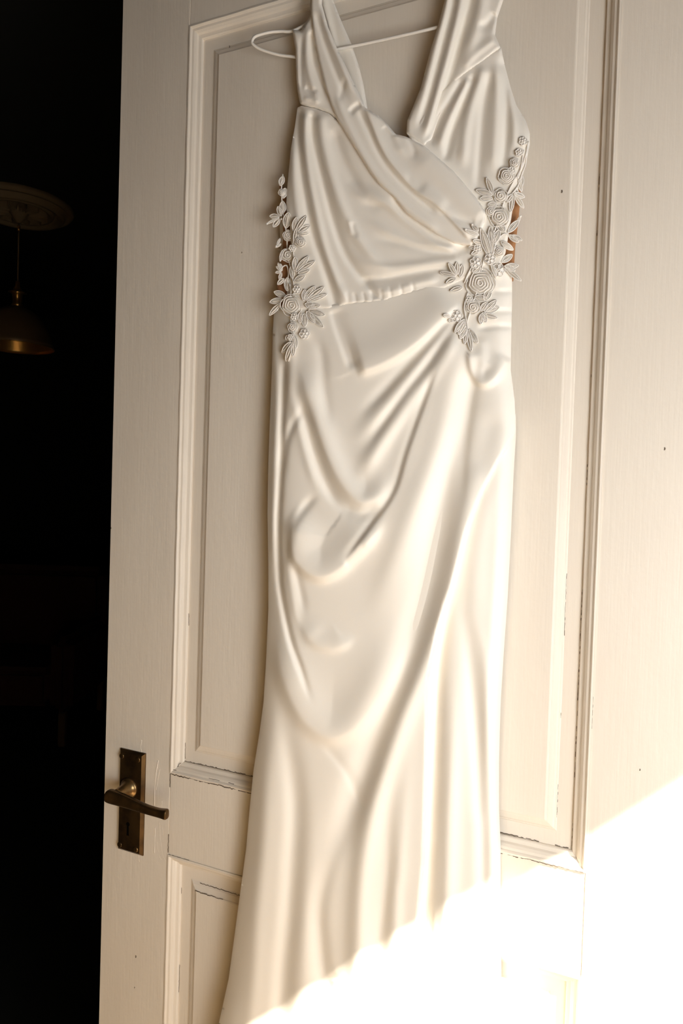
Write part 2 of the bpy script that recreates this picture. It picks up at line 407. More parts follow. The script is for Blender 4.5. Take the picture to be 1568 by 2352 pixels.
def fold_h(X, Y, folds):
    H = np.zeros(X.shape)
    for (P, amp, wa, wb, t0, t1, p, grow) in folds:
        m3 = 2.7 * max(wa, wb) * (1 + abs(grow))
        bb = (X > P[:, 0].min() - m3) & (X < P[:, 0].max() + m3) & (Y > P[:, 1].min() - m3) & (Y < P[:, 1].max() + m3)
        if not bb.any(): continue
        x, y = X[bb], Y[bb]
        d, s, par = seg_dist(x, y, P)
        g = 1 + grow * par
        w = np.where(s > 0, wa, wb) * g
        f = np.exp(-(d / w) ** p)
        sm = lambda t: np.clip(t, 0, 1) ** 2 * (3 - 2 * np.clip(t, 0, 1))
        a = np.ones_like(par)
        if t0 > 0: a = a * sm((par + .02) / t0)
        if t1 > 0: a = a * sm((1.02 - par) / t1)
        H[bb] += amp * a * f
    return H
def inside(X, Y, P):
    c = np.zeros(X.shape, bool); n = len(P)
    for i in range(n):
        x1, y1 = P[i][:2]; x2, y2 = P[(i + 1) % n][:2]
        if y1 == y2: continue
        k = ((y1 > Y) != (y2 > Y)) & (X < (x2 - x1) * (Y - y1) / (y2 - y1) + x1); c ^= k
    return c
def body(X, Y):
    """general fullness of the hung dress (mm off the door)"""
    return np.interp(Y, [-150, 0, 250, 450, 650, 800, 1200, 1800, 2352, 3450], [20, 18, 20, 24, 26, 32, 38, 42, 48, 60])
CLOTH = []
def cloth(name, poly, step, off, low, R, folds, parent, m=None, back=None, label=None, smooth_poly=False, Rfun=None, shell=1.6):
    """off: mm above body(); low: mm (above body when tuple) at the outline; R: rounding px"""
    P = catmull(poly, 5, True) if smooth_poly else np.array(poly, float)
    x0, y0 = P[:, 0].min() - step, P[:, 1].min() - step; x1, y1 = P[:, 0].max() + step, P[:, 1].max() + step
    xs = np.arange(x0, x1 + step, step); ys = np.arange(y0, y1 + step, step)
    X, Y = np.meshgrid(xs, ys)
    ins = inside(X, Y, P); Pc = np.vstack([P, P[:1]])
    # nearest outline point
    best = np.full(X.shape, 1e9); NX = X.copy(); NY = Y.copy()
    for i in range(len(Pc) - 1):
        ax, ay = Pc[i]; dx, dy = Pc[i + 1] - Pc[i]; ll = dx * dx + dy * dy
        if ll < 1e-9: continue
        t = np.clip(((X - ax) * dx + (Y - ay) * dy) / ll, 0, 1); qx, qy = ax + t * dx, ay + t * dy
        d = np.hypot(X - qx, Y - qy); k = d < best
        best = np.where(k, d, best); NX = np.where(k, qx, NX); NY = np.where(k, qy, NY)
    sd = np.where(ins, best, -best); snap = np.abs(sd) < .5 * step; keep = sd > -.5 * step
    GX = np.where(snap, NX, X); GY = np.where(snap, NY, Y); dist = np.where(snap, 0, np.maximum(sd, 0))
    def hfun(x, y, d):
        full = body(x, y) + off + fold_h(x, y, folds)
        lo = body(x, y) + low[0] if isinstance(low, tuple) else low
        lo = np.minimum(lo, full - 1.0)
        r = Rfun(x, y) if Rfun else R
        t = np.clip(d / r, 0, 1); e = np.sqrt(np.clip(1 - (1 - t) ** 2, 0, 1))
        return lo + (full - lo) * e
    H = hfun(GX, GY, dist)
    CLOTH.append((P, hfun))
    idx = -np.ones(X.shape, int); idx[keep] = np.arange(keep.sum())
    a, b, c, d = idx[:-1, :-1], idx[1:, :-1], idx[1:, 1:], idx[:-1, 1:]
    cnt = (a >= 0).astype(int) + (b >= 0) + (c >= 0) + (d >= 0)
    q = cnt == 4
    quads = np.stack([a[q], b[q], c[q], d[q]], 1)
    tris = []
    for m_, ch in (((a < 0), (b, c, d)), ((b < 0), (a, c, d)), ((c < 0), (a, b, d)), ((d < 0), (a, b, c))):
        k = (cnt == 3) & m_
        tris.append(np.stack([w[k] for w in ch], 1))
    tris = np.vstack(tris)
    front = un(GX[keep], GY[keep], H[keep] / 1000)
    hk = H[keep]
    rear = front.copy(); rear[:, 1] += shell / 1000
    n = len(front)
    edges = set()
    for arr in (quads, tris):
        w_ = arr.shape[1]
        for u in range(w_):
            edges.update(zip(arr[:, u].tolist(), arr[:, (u + 1) % w_].tolist()))
    bd_ = [(e0, e1) for (e0, e1) in edges if (e1, e0) not in edges]
    bv = sorted({v for e in bd_ for v in e}); mp = {v: i for i, v in enumerate(bv)}; nb = len(bv)
    V = np.vstack([front, rear, front[bv], rear[bv]])
    o1 = 2 * n; o2 = 2 * n + nb
    walls = [(o1 + mp[e1], o1 + mp[e0], o2 + mp[e0], o2 + mp[e1]) for e0, e1 in bd_]
    faces4 = np.vstack([quads, quads[:, ::-1] + n, np.array(walls)]); faces3 = np.vstack([tris, tris[:, ::-1] + n])
    me = bpy.data.meshes.new(name)
    me.vertices.add(len(V)); me.vertices.foreach_set('co', V.ravel())
    me.loops.add(faces4.size + faces3.size); me.loops.foreach_set('vertex_index', np.concatenate([faces4.ravel(), faces3.ravel()]).astype(np.int32))
    me.polygons.add(len(faces4) + len(faces3))
    me.polygons.foreach_set('loop_start', np.concatenate([np.arange(0, faces4.size, 4), faces4.size + np.arange(0, faces3.size, 3)]).astype(np.int32))
    me.update(calc_edges=True); me.validate()
    o = link(name, me, m or SATIN, parent, True)
    if label: o['label'] = label
    return o
def top_h(x, y):
    """height of the topmost cloth at (x,y), or None outside"""
    X = np.array([float(x)]); Y = np.array([float(y)]); best = None
    for P, hf in CLOTH:
        if inside(X, Y, P)[0]:
            Pc = np.vstack([P, P[:1]]); d = seg_dist(X, Y, Pc)[0]
            h = float(hf(X, Y, d)[0]); best = h if best is None else max(best, h)
    return best

dress = empty('wedding_dress', (0.33, -0.03, 2.0))
tag(dress, 'ivory satin wedding dress with draped wrap front and lace sides hanging on the door', 'dress')

# ---- back of the dress (seen past the front at the left and inside the neckline)
cloth('back_strap', [(722, -90), (760, -90), (764, 0), (784, 50), (806, 100), (823, 150), (834, 195), (843, 250), (820, 260), (790, 160), (762, 100), (735, 0)], 4, -8, 6.0, 7,
      [fold([(745, -60), (775, 90), (815, 240)], -1.5, 7)], dress, back=4.0)
# ---- plain back of the dress lying against the door
cloth('back_panel', [(640, 470), (650, 700), (640, 720), (636, 1000), (630, 1400), (600, 1750), (570, 2100), (545, 2352), (400, 3440), (1130, 3440), (1130, 2352), (1130, 1700), (1150, 1300), (1164, 1000), (1155, 700), (1160, 560), (1165, 470), (1100, 440), (950, 420), (700, 420)], 12, -14, 4.0, 30, [], dress)
# ---- under layer of the skirt, right of the slit
cloth('skirt_under_layer', [(900, 1000), (1184, 950), (1184, 1000), (1178, 1103), (1172, 1237), (1165, 1371), (1156, 1500), (1149, 1612), (1145, 1746), (1145, 1858), (1149, 1950), (1150, 2352), (1152, 2800), (1160, 3450), (820, 3450), (880, 2352), (900, 1900)],
      5, -7, 3.0, 38, [
      fold([(1040, 1360), (1012, 1500), (1000, 1700), (990, 1900), (978, 2150), (965, 2600), (950, 3400)], -7, 14, 12, .1, 0),
      fold([(1058, 1400), (1042, 1560), (1035, 1750), (1028, 1950), (1020, 2400), (1020, 3400)], 6, 18, 22, .25, 0),
      fold([(1055, 1340), (1078, 1500), (1092, 1650), (1104, 1850), (1112, 2050), (1118, 3400)], -5, 16, 20, .2, 0),
      fold([(1062, 1360), (1110, 1500), (1128, 1750), (1135, 2000), (1135, 3400)], 3, 16, 12, .2, 0),
      fold([(1150, 1050), (1110, 1180), (1090, 1330), (1100, 1500)], 3, 22, 26, .3, .4)], dress)
# ---- wrapped front of the skirt
SKF = [
    # radiating pleats from the knot at the right hip
    fold([(1052, 690), (1000, 745), (950, 790), (880, 832), (818, 854)], 8.5, 62, 12, .15, .1),
    fold([(762, 712), (780, 770), (808, 848)], -3.0, 8, 24, .1, .15),
    fold([(1050, 722), (968, 828), (904, 911), (850, 972), (806, 1024)], 5.0, 20, 16, .15, .3),
    fold([(1040, 718), (950, 822), (880, 900), (820, 960)], -3.5, 14, 10, .15, .3),
    fold([(1056, 744), (1004, 834), (958, 894), (912, 960), (862, 1034), (822, 1108)], 6.0, 22, 18, .15, .2),
    fold([(1050, 732), (985, 832), (930, 900), (870, 985), (830, 1050)], -3.5, 12, 10, .15, .3),
    fold([(1060, 760), (1028, 832), (998, 884), (966, 968), (940, 1044), (912, 1136), (856, 1222), (794, 1298)], 5.0, 20, 48, .12, .2), fold([(1000, 850), (985, 885), (958, 960), (930, 1040), (902, 1130), (846, 1210), (786, 1290)], -3.2, 10, 5, .12, .12),
    fold([(1064, 775), (1055, 850), (1030, 960), (990, 1080), (940, 1200), (890, 1330), (850, 1450)], 6.5, 32, 34, .15, .35),
    fold([(1070, 790), (1068, 900), (1050, 1010), (1022, 1120), (1000, 1240), (975, 1360), (935, 1500), (885, 1630), (838, 1760), (795, 1890), (760, 1980)], -7.5, 34, 30, .12, .15),
    fold([(1100, 800), (1085, 900), (1070, 1000), (1063, 1080), (1056, 1180)], -1.8, 14, 10, .2, .3),
    fold([(1120, 1010), (1085, 1120), (1060, 1230), (1040, 1330), (1015, 1420), (975, 1530), (920, 1660), (880, 1780), (850, 1880), (830, 2010), (822, 2150), (820, 2352), (815, 3400)], 7.5, 24, 24, .15, 0),
    fold([(1140, 940), (1105, 1050), (1100, 1100)], -2.5, 30, 26, .3, .3),
    # little pocket fold under the lace at the right
    fold([(1078, 800), (1082, 845), (1096, 874), (1115, 881), (1140, 864), (1170, 822)], 6.0, 8, 26, .15, .1),
    fold([(1105, 770), (1108, 820), (1118, 852)], 2.5, 14, 14, .25, .25),
    fold([(1176, 667), (1145, 668), (1112, 660)], -2.2, 4, 8, .05, .3), fold([(1176, 712), (1140, 713), (1110, 708)], -2.2, 4, 8, .05, .3), fold([(1176, 750), (1135, 748), (1092, 755)], -2.6, 5, 8, .05, .3),
    # cowl swags over the left hip
    fold([(690, 830), (712, 920), (745, 1020), (775, 1090), (812, 1140), (842, 1152), (872, 1128), (888, 1070)], 8.0, 17, 28, .2, .25),
    fold([(690, 900), (706, 980), (728, 1060), (760, 1135), (795, 1175), (815, 1190)], -5.5, 11, 16, .25, .3),
    fold([(668, 900), (690, 1000), (715, 1090), (735, 1140)], 2.0, 10, 9, .2, .3),
    fold([(700, 930), (668, 985), (652, 1040), (650, 1100)], -3.0, 9, 8, .3, .3),
    fold([(728, 1132), (690, 1178), (668, 1215), (659, 1262), (660, 1300)], -3.2, 9, 10, .2, .2),
    fold([(700, 1160), (672, 1215), (676, 1278), (705, 1312), (738, 1323), (772, 1310), (810, 1278), (850, 1235), (880, 1190)], 11.0, 13, 58, .2, .25),
    fold([(780, 1160), (830, 1180), (870, 1160)], -3, 14, 14, .3, .3),
    fold([(790, 1300), (812, 1280), (840, 1250)], -2.5, 10, 8, .2, .2),
    fold([(675, 1290), (690, 1360), (702, 1420)], -2.2, 7, 9, .2, .4),
    fold([(655, 1240), (664, 1320), (676, 1400), (690, 1450)], 1.8, 8, 8, .2, .3),
    fold([(690, 1420), (715, 1470), (752, 1486), (790, 1478), (812, 1455)], 4.0, 12, 34, .3, .3),
    fold([(640, 1440), (650, 1545), (690, 1640), (738, 1684), (776, 1688), (822, 1660), (872, 1590), (912, 1510), (945, 1430)], 8.5, 20, 58, .25, .3),
    fold([(725, 1688), (774, 1746), (806, 1792), (836, 1870)], -1.3, 9, 13, .35, .35),
    # left edge groove between front and the strip of the back
    fold([(652, 830), (650, 900), (646, 1000), (643, 1103), (638, 1200), (640, 1300), (646, 1367), (667, 1470), (693, 1545), (714, 1610)], -5.0, 7, 7, .05, .15),
    fold([(628, 730), (634, 900), (630, 1050), (627, 1200), (628, 1320)], 2.5, 7, 7, .1, .2),
    # long vertical folds of the lower skirt
    fold([(636, 1520), (644, 1600), (660, 1700), (678, 1840), (672, 1980), (664, 2100), (652, 2220), (642, 2352), (600, 2800), (560, 3400)], -6.0, 22, 24, .2, 0),
    fold([(612, 1560), (612, 1700), (606, 1900), (590, 2100), (572, 2352), (500, 2800), (440, 3400)], 2.5, 18, 20, .2, 0),
    fold([(690, 1760), (712, 1900), (700, 2100), (690, 2352), (680, 3400)], 3.0, 24, 24, .3, 0),
    fold([(800, 1880), (762, 1970), (734, 2080), (738, 2180), (748, 2270), (752, 2352), (760, 3400)], -5.0, 22, 16, .25, 0),
    fold([(905, 1700), (893, 1850), (888, 2010), (874, 2150), (860, 2352), (840, 3400)], -3.6, 18, 16, .3, 0),
    fold([(946, 1650), (926, 1850), (915, 2000), (905, 2200), (900, 3400)], 3.2, 18, 16, .3, 0),
    # small gathers
    fold([(700, 770), (735, 800), (745, 900), (760, 980)], -2.5, 14, 12, .3, .3),
    fold([(665, 760), (668, 850), (664, 950)], 2.2, 10, 12, .2, .3),
]
WRAP = [(629, 715), (626, 768), (624, 849), (620, 950), (616, 1060), (614, 1180), (616, 1300), (616, 1400), (611, 1514), (605, 1612), (596, 1680), (582, 1769), (573, 1858), (565, 1950), (545, 2099), (525, 2248), (502, 2352), (440, 2700), (385, 3100), (340, 3450),
        (925, 3450), (944, 2600), (952, 2352), (961, 2124), (975, 1974), (977, 1900), (981, 1746), (983, 1600), (986, 1554), (1006, 1452), (1024, 1390), (1038, 1353), (1055, 1290), (1073, 1219), (1109, 1130), (1145, 1062), (1176, 1009), (1184, 990), (1181, 920), (1172, 850), (1173, 780), (1175, 700), (1175, 630), (1130, 600), (1060, 620), (971, 655), (881, 680), (770, 695), (700, 700), (650, 700)]
def wrapR(x, y):
    # crisp along the slit edge and waist, full and round at the left silhouette
    r = np.where(x > 760, 7.0, 34.0)
    return np.where((y < 1000) & (x > 1000), 22.0, r)
def wraplow(x, y): return 0
def cloth_wrap():
    P = np.array(WRAP, float)
    return cloth('skirt_wrap', WRAP, 4, 0, (-9.5,), 8, SKF, dress, back=3.0, Rfun=None)
# the left silhouette is rounded by a broad fall-off, the slit edge stays crisp
LE = [(604, 715), (601, 768), (599, 849), (594, 950), (590, 1060), (588, 1180), (590, 1300), (590, 1400), (585, 1514), (579, 1612), (570, 1680), (556, 1769), (547, 1858), (539, 1950), (519, 2099), (499, 2248), (476, 2352), (414, 2700), (360, 3100), (315, 3450)]
RE = [(1200, 600), (1200, 700), (1197, 850), (1206, 920), (1209, 1000), (1203, 1103), (1197, 1237)]
SKF += [fold(LE, -24, 44, 44, 0, 0), fold(RE, -20, 34, 34, 0, .25)]
cloth('skirt_wrap', WRAP, 4, 0, (-9.0,), 7, SKF, dress, back=3.0)
# ---- ruched left bodice
BF = [
    fold([(687, 250), (685, 312), (692, 400), (704, 470), (716, 534), (739, 600), (756, 652), (770, 706)], -4.2, 9, 11, .04, .04),
    fold([(672, 330), (674, 420), (684, 500), (700, 580)], 2.2, 8, 9, .2, .3),
    fold([(700, 262), (700, 330), (712, 420), (728, 500), (748, 580), (775, 650), (800, 695)], 3.8, 11, 10, .05, .08),
    fold([(716, 262), (717, 312), (732, 380), (744, 430), (762, 500), (790, 580), (826, 636), (868, 684)], -4.4, 8, 12, .04, .06),
    fold([(735, 262), (742, 330), (765, 420), (800, 510), (850, 585), (905, 625)], 4.2, 14, 14, .06, .2),
    fold([(765, 290), (785, 360), (815, 420), (840, 455), (880, 480)], -3.2, 16, 13, .15, .2),
    fold([(800, 420), (835, 452), (880, 462), (930, 500), (990, 548), (1055, 580)], 5.0, 12, 26, .2, .12),
    fold([(828, 642), (880, 640), (930, 630), (985, 620), (1050, 612)], -3.0, 9, 6, .1, .1),
    fold([(805, 580), (860, 612), (930, 612), (1010, 600), (1060, 596)], 2.8, 15, 10, .25, .1),
    fold([(850, 545), (930, 560), (1000, 580), (1060, 582)], -2.4, 10, 12, .3, .15),
    fold([(840, 500), (900, 540), (970, 563), (1065, 568)], 2.2, 9, 10, .3, .15),
    fold([(904, 445), (932, 492), (984, 534), (1033, 561), (1078, 568)], -4.6, 12, 8, .12, .08),
    fold([(830, 655), (860, 668), (900, 668), (960, 650), (1010, 640)], 3.0, 8, 12, .2, .15),
    fold([(808, 508), (812, 530), (822, 545)], -1.6, 6, 6, .3, .3), fold([(800, 500), (808, 540)], 1.0, 5, 5, .3, .3),
] + [fold([(x, y), (x + 4, y + 14), (x + 5, y + 28)], -1.2, 4, 4, .35, .05) for x, y in ((795, 668), (812, 670), (832, 668), (850, 664), (872, 660), (893, 656), (918, 650), (945, 646))] \
  + [fold([(864, 404), (872, 412), (880, 409)], -5, 5, 8, .2, .2)]
BOD = [(692, 243), (683, 247), (677, 290), (668, 340), (662, 400), (658, 450), (657, 480), (665, 510), (668, 560), (665, 640), (655, 690), (650, 714), (700, 712), (770, 709), (795, 700), (814, 698), (840, 696), (881, 693), (905, 684), (930, 678), (971, 669), (1020, 664), (1075, 640), (1130, 600), (1150, 540), (1120, 480), (1060, 430), (1006, 380), (940, 350), (890, 320), (830, 300), (800, 290), (774, 277), (756, 261), (725, 250)]
BF += [fold([(655, 235), (648, 300), (640, 350), (634, 400), (630, 450), (630, 500), (640, 600), (638, 700)], -13, 28, 28, 0, 0)]
cloth('ruched_bodice', BOD, 3, 1.5, (-2.5,), 8, BF, dress, back=4.0)
# ---- right cup with gathers
CF = [
    fold([(1062, 182), (1030, 235), (1006, 275), (985, 335)], -3.5, 8, 9, .1, .15),
    fold([(1078, 178), (1046, 240), (1020, 300), (1006, 350)], 3.2, 9, 9, .1, .2),
    fold([(1090, 168), (1060, 240), (1036, 305), (1022, 370)], -3.4, 7, 10, .1, .1),
    fold([(1112, 150), (1084, 235), (1068, 310), (1062, 390)], 4.0, 13, 12, .1, .2),
    fold([(1128, 160), (1112, 230), (1104, 310), (1098, 400), (1096, 450)], -3.0, 9, 12, .15, .2),
    fold([(1140, 140), (1140, 220), (1136, 310), (1130, 400)], 3.2, 13, 12, .15, .2),
    fold([(1156, 170), (1162, 240), (1160, 330), (1150, 420)], -2.8, 8, 9, .2, .2),
    fold([(1168, 200), (1180, 270), (1178, 350)], 2.0, 8, 9, .2, .2),
    fold([(1172, 150), (1198, 235), (1232, 290), (1236, 330), (1220, 400), (1205, 470)], -14, 20, 20, 0, 0),
]
CUP = [(1150, 107), (1158, 147), (1172, 200), (1185, 241), (1207, 277), (1216, 304), (1216, 330), (1206, 380), (1192, 425), (1178, 470), (1170, 520), (1160, 580), (1140, 640), (1090, 640), (1080, 560), (1090, 500), (1060, 450), (1006, 380), (950, 345), (938, 312), (960, 280), (1000, 215), (1022, 200), (1040, 178), (1073, 158), (1110, 130)]
cloth('right_cup', CUP, 3, 0.5, (-4.0,), 6, CF, dress, back=4.0)
# ---- right strap
SF = [
    fold([(1048, -90), (1040, 0), (1018, 90), (985, 215), (960, 300)], -3.0, 8, 8, .02, .1),
    fold([(1032, -90), (1026, 10), (1006, 90), (976, 210), (950, 285)], 2.4, 8, 8, .02, .2),
    fold([(1066, -90), (1058, 0), (1034, 105), (1004, 215), (978, 320)], 4.2, 10, 9, .02, .1),
    fold([(1090, -90), (1080, 0), (1052, 100), (1030, 180), (1000, 270), (976, 330)], -4.4, 8, 12, .02, .1),
    fold([(1112, -60), (1104, 20), (1088, 80), (1060, 150)], 3.8, 15, 14, .05, .3),
    fold([(1138, 30), (1118, 55), (1095, 62)], -3.0, 9, 12, .15, .3),
    fold([(1140, 85), (1115, 105), (1090, 125), (1060, 160)], 2.5, 12, 8, .2, .2),
]
STR = [(1036, -110), (1022, -5), (1006, 58), (989, 112), (966, 201), (948, 246), (935, 277), (933, 306), (945, 318), (975, 337), (990, 320), (1003, 280), (1022, 232), (1040, 193), (1073, 167), (1110, 142), (1149, 110), (1143, 95), (1136, 80), (1141, 40), (1150, 13), (1156, -5), (1162, -110)]
cloth('right_strap', STR, 3, 2.0, (-2.2,), 9, SF, dress, back=4.0)
# ---- left cap sleeve
KF = [
    fold([(708, 60), (704, 110), (708, 160), (722, 210), (738, 245)], 3.0, 8, 9, .1, .2),
    fold([(694, 80), (690, 150), (694, 215)], -2.0, 6, 6, .2, .2),
    fold([(716, 70), (716, 110), (722, 150), (738, 190), (752, 230)], -3.2, 7, 7, .1, .2),
    fold([(722, 92), (736, 104), (728, 118), (740, 130), (736, 146), (752, 152)], 1.8, 7, 6, .1, .1),
    fold([(700, 200), (716, 208), (730, 205)], -2.0, 6, 6, .2, .3), fold([(696, 225), (715, 228), (735, 236)], 1.8, 6, 6, .2, .3)]
CAP = [(724, 10), (706, 46), (690, 71), (671, 68), (674, 90), (678, 112), (680, 178), (683, 210), (689, 239), (705, 245), (728, 250), (752, 259), (776, 276), (792, 262), (780, 200), (770, 120), (752, 60), (738, 10)]
cloth('left_cap_sleeve', CAP, 3, 1.0, (-5.0,), 7, KF, dress, back=4.0)
# ---- wrap band: from the left shoulder across to the right hip
WF = [
    fold([(836, 240), (854, 284), (872, 330), (895, 370), (930, 411), (962, 442), (1006, 473), (1078, 548)], 3.8, 4.5, 13, .1, .06),
    fold([(822, 250), (846, 300), (866, 345), (890, 385), (925, 425), (962, 458), (1006, 492)], -3.2, 7, 5, .1, .1),
    fold([(770, 215), (790, 270), (820, 330), (856, 390), (890, 430), (940, 480), (1010, 530)], 2.2, 8, 9, .1, .1),
    fold([(725, 30), (742, 90), (760, 140), (780, 190), (806, 245)], -2.6, 6, 7, .1, .3),
    fold([(742, 20), (756, 80), (776, 130), (800, 190), (818, 230)], 2.6, 7, 7, .1, .3),
    fold([(828, 238), (815, 246), (800, 262)], -2.8, 6, 7, .1, .3), fold([(795, 175), (785, 205), (782, 235)], -1.6, 6, 6, .3, .3),
    fold([(880, 290), (905, 320), (925, 345)], -1.6, 8, 8, .1, .5), fold([(940, 318), (950, 345), (950, 370)], -1.6, 7, 8, .1, .5), fold([(905, 310), (915, 335), (935, 360)], 1.6, 8, 8, .1, .5),
    fold([(950, 350), (1010, 400), (1060, 450), (1110, 500)], 3.0, 26, 26, .2, .1),
    fold([(965, 420), (1000, 450), (1030, 475)], 2.0, 14, 12, .3, .3), fold([(1000, 480), (1040, 500), (1090, 512)], -2.2, 9, 9, .3, .1),
    fold([(930, 400), (950, 425), (975, 440)], -1.5, 8, 8, .3, .3),
]
BND = [(722, -90), (712, 10), (713, 33), (718, 80), (728, 130), (745, 200), (758, 240), (774, 277), (795, 312), (820, 352), (850, 400), (868, 424), (904, 457), (932, 492), (962, 514), (1006, 543), (1040, 560), (1082, 566), (1100, 545), (1114, 510), (1116, 487), (1095, 455), (1073, 429), (1042, 393), (1006, 362), (975, 335), (948, 321), (930, 313), (908, 308), (890, 286), (872, 268), (850, 254), (838, 247), (832, 232), (810, 187), (788, 140), (770, 104), (752, 60), (738, 9), (740, -90)]
cloth('wrap_band', BND, 3, 6.5, (-1.5,), 6, WF, dress, back=(-6.0,))
# ---- sheer tan side panels under the lace
cloth('sheer_side_panel', [(1197, 425), (1193, 470), (1188, 520), (1182, 570), (1178, 645), (1130, 660), (1110, 600), (1140, 480), (1170, 430)], 4, -13, (-15.0,), 5, [], dress, MESH, label='tan sheer mesh side panel')
cloth('sheer_side_panel', [(641, 425), (646, 470), (651, 540), (646, 600), (637, 640), (634, 700), (640, 720), (668, 715), (675, 560), (664, 440)], 4, -12, (-14.0,), 5, [], dress, MESH, label='tan sheer mesh side panel')

# ---- lace appliques
def lace_h(x, y, side):
    h = top_h(x, y); b = float(body(0, y)) - 2
    lo = b - 5
    return max(h if h is not None else lo, lo) + 1.6
def bend(pts, side):
    return np.array([un(x, y, (lace_h(x, y, side) + dz) / 1000) for x, y, dz in pts])
def leaf(parent, b, t, w, side, veins=True, nm='lace_leaf'):
    b = np.array(b, float); t = np.array(t, float); ax = t - b; L = np.linalg.norm(ax); ax /= L; nr = np.array([-ax[1], ax[0]])
    hb, ht = lace_h(*b, side), lace_h(*t, side)
    lift = max(0.0, max(lace_h(*(b + (t - b) * q), side) - (hb + (ht - hb) * q) for q in (.3, .5, .75))) * 1.25
    V = []; F = []
    N = 7; prof = [0.0, .62, .92, 1.0, .9, .62, 0.05]
    rim = []
    def P(u, v, dz):
        c = b + ax * (u * L) + nr * v; h = hb + (ht - hb) * u + 4 * lift * u * (1 - u)
        return un(c[0], c[1], (h + dz) / 1000)
    left = [P(i / (N - 1), -prof[i] * w, 0.3) for i in range(N)]; right_ = [P(i / (N - 1), prof[i] * w, 0.3) for i in range(N)]
    mid = [P(i / (N - 1), 0, 0.9 if 0 < i < N - 1 else .3) for i in range(N)]
    bk = [P(i / (N - 1), 0, -0.4) for i in range(N)]
    base = len(V); V += left + mid + right_ + bk
    for i in range(N - 1):
        for (a, c) in ((0, N), (N, 2 * N), (2 * N, 3 * N), (3 * N, 0)):
            F.append((base + a + i, base + c + i, base + c + i + 1, base + a + i + 1))
    o = pydata(nm, V, F, LACE2, parent, True)
    V = []; F = []
    loop = [P(i / (N - 1), -prof[i] * w, .6) for i in range(N)] + [P(i / (N - 1), prof[i] * w, .6) for i in range(N - 2, 0, -1)]
    tube_data(catmull(loop, 3, True), .00072, 5, True, V, F)
    if veins:
        tube_data(catmull([P(.08, 0, .9), P(.5, 0, 1.3), P(.9, 0, .9)], 3), .0004, 4, False, V, F)
        if w > 5.5:
            for s in (-1, 1): tube_data(catmull([P(.15, s * w * .35, .8), P(.5, s * w * .55, 1.0), P(.82, s * w * .3, .8)], 3), .00036, 4, False, V, F)
    me = bpy.data.meshes.new('tmp'); me.from_pydata([tuple(map(float, q)) for q in V], [], F)
    bm = bmesh.new(); bm.from_mesh(o.data); n0 = len(bm.faces); bm.from_mesh(me); bm.faces.ensure_lookup_table()
    for f in bm.faces[n0:]: f.material_index = 1; f.smooth = True
    bm.to_mesh(o.data); bm.free(); bpy.data.meshes.remove(me); o.data.materials.append(LACE)
    return o
def blossom(parent, c, r, side, turns=3.2, seed=0):
    rnd = random.Random(seed); c = np.array(c, float); h = lace_h(*c, side) + .6
    V = []; F = []; seg = 18
    lob = [r * (1 + .08 * math.sin(5 * a + seed) + .04 * math.sin(3 * a)) for a in np.linspace(0, 2 * math.pi, seg, endpoint=False)]
    for (q, dz) in ((1.0, -.9), (1.0, .2), (.55, 1.3), (.2, 1.6)):
        for k in range(seg):
            a = 2 * math.pi * k / seg; V.append(un(c[0] + q * lob[k] * math.cos(a), c[1] + q * lob[k] * math.sin(a), (h + dz) / 1000))
    for i in range(3):
        for k in range(seg): k2 = (k + 1) % seg; F.append((i * seg + k, (i + 1) * seg + k, (i + 1) * seg + k2, i * seg + k2))
    F.append(tuple(range(seg))); F.append(tuple(range(3 * seg, 4 * seg))[::-1])
    o = pydata('lace_rose', V, F, LACE2, parent, True)
    V = []; F = []; pts = []
    n = int(16 * turns)
    for i in range(n + 1):
        u = i / n; a = 2 * math.pi * turns * u + seed; q = (.08 + .9 * u); rr = r * q * (1 + .07 * math.sin(5 * a))
        pts.append(un(c[0] + rr * math.cos(a), c[1] + rr * math.sin(a), (h + 2.2 - 1.9 * q * q) / 1000))
    tube_data(pts, .00075, 5, False, V, F)
    # outer petal arcs
    for k in range(5):
        a0 = 2 * math.pi * k / 5 + seed * .7; arc = []
        for j in range(7):
            a = a0 + (j - 3) * .24; rr = r * (1.02 + .16 * math.cos((j - 3) / 3 * math.pi / 2)); arc.append(un(c[0] + rr * math.cos(a), c[1] + rr * math.sin(a), (h + .2) / 1000))
        tube_data(arc, .0006, 5, False, V, F)
    me = bpy.data.meshes.new('tmp'); me.from_pydata([tuple(map(float, q)) for q in V], [], F)
    bm = bmesh.new(); bm.from_mesh(o.data); n0 = len(bm.faces); bm.from_mesh(me); bm.faces.ensure_lookup_table()
    for f in bm.faces[n0:]: f.material_index = 1; f.smooth = True
    bm.to_mesh(o.data); bm.free(); bpy.data.meshes.remove(me); o.data.materials.append(LACE)
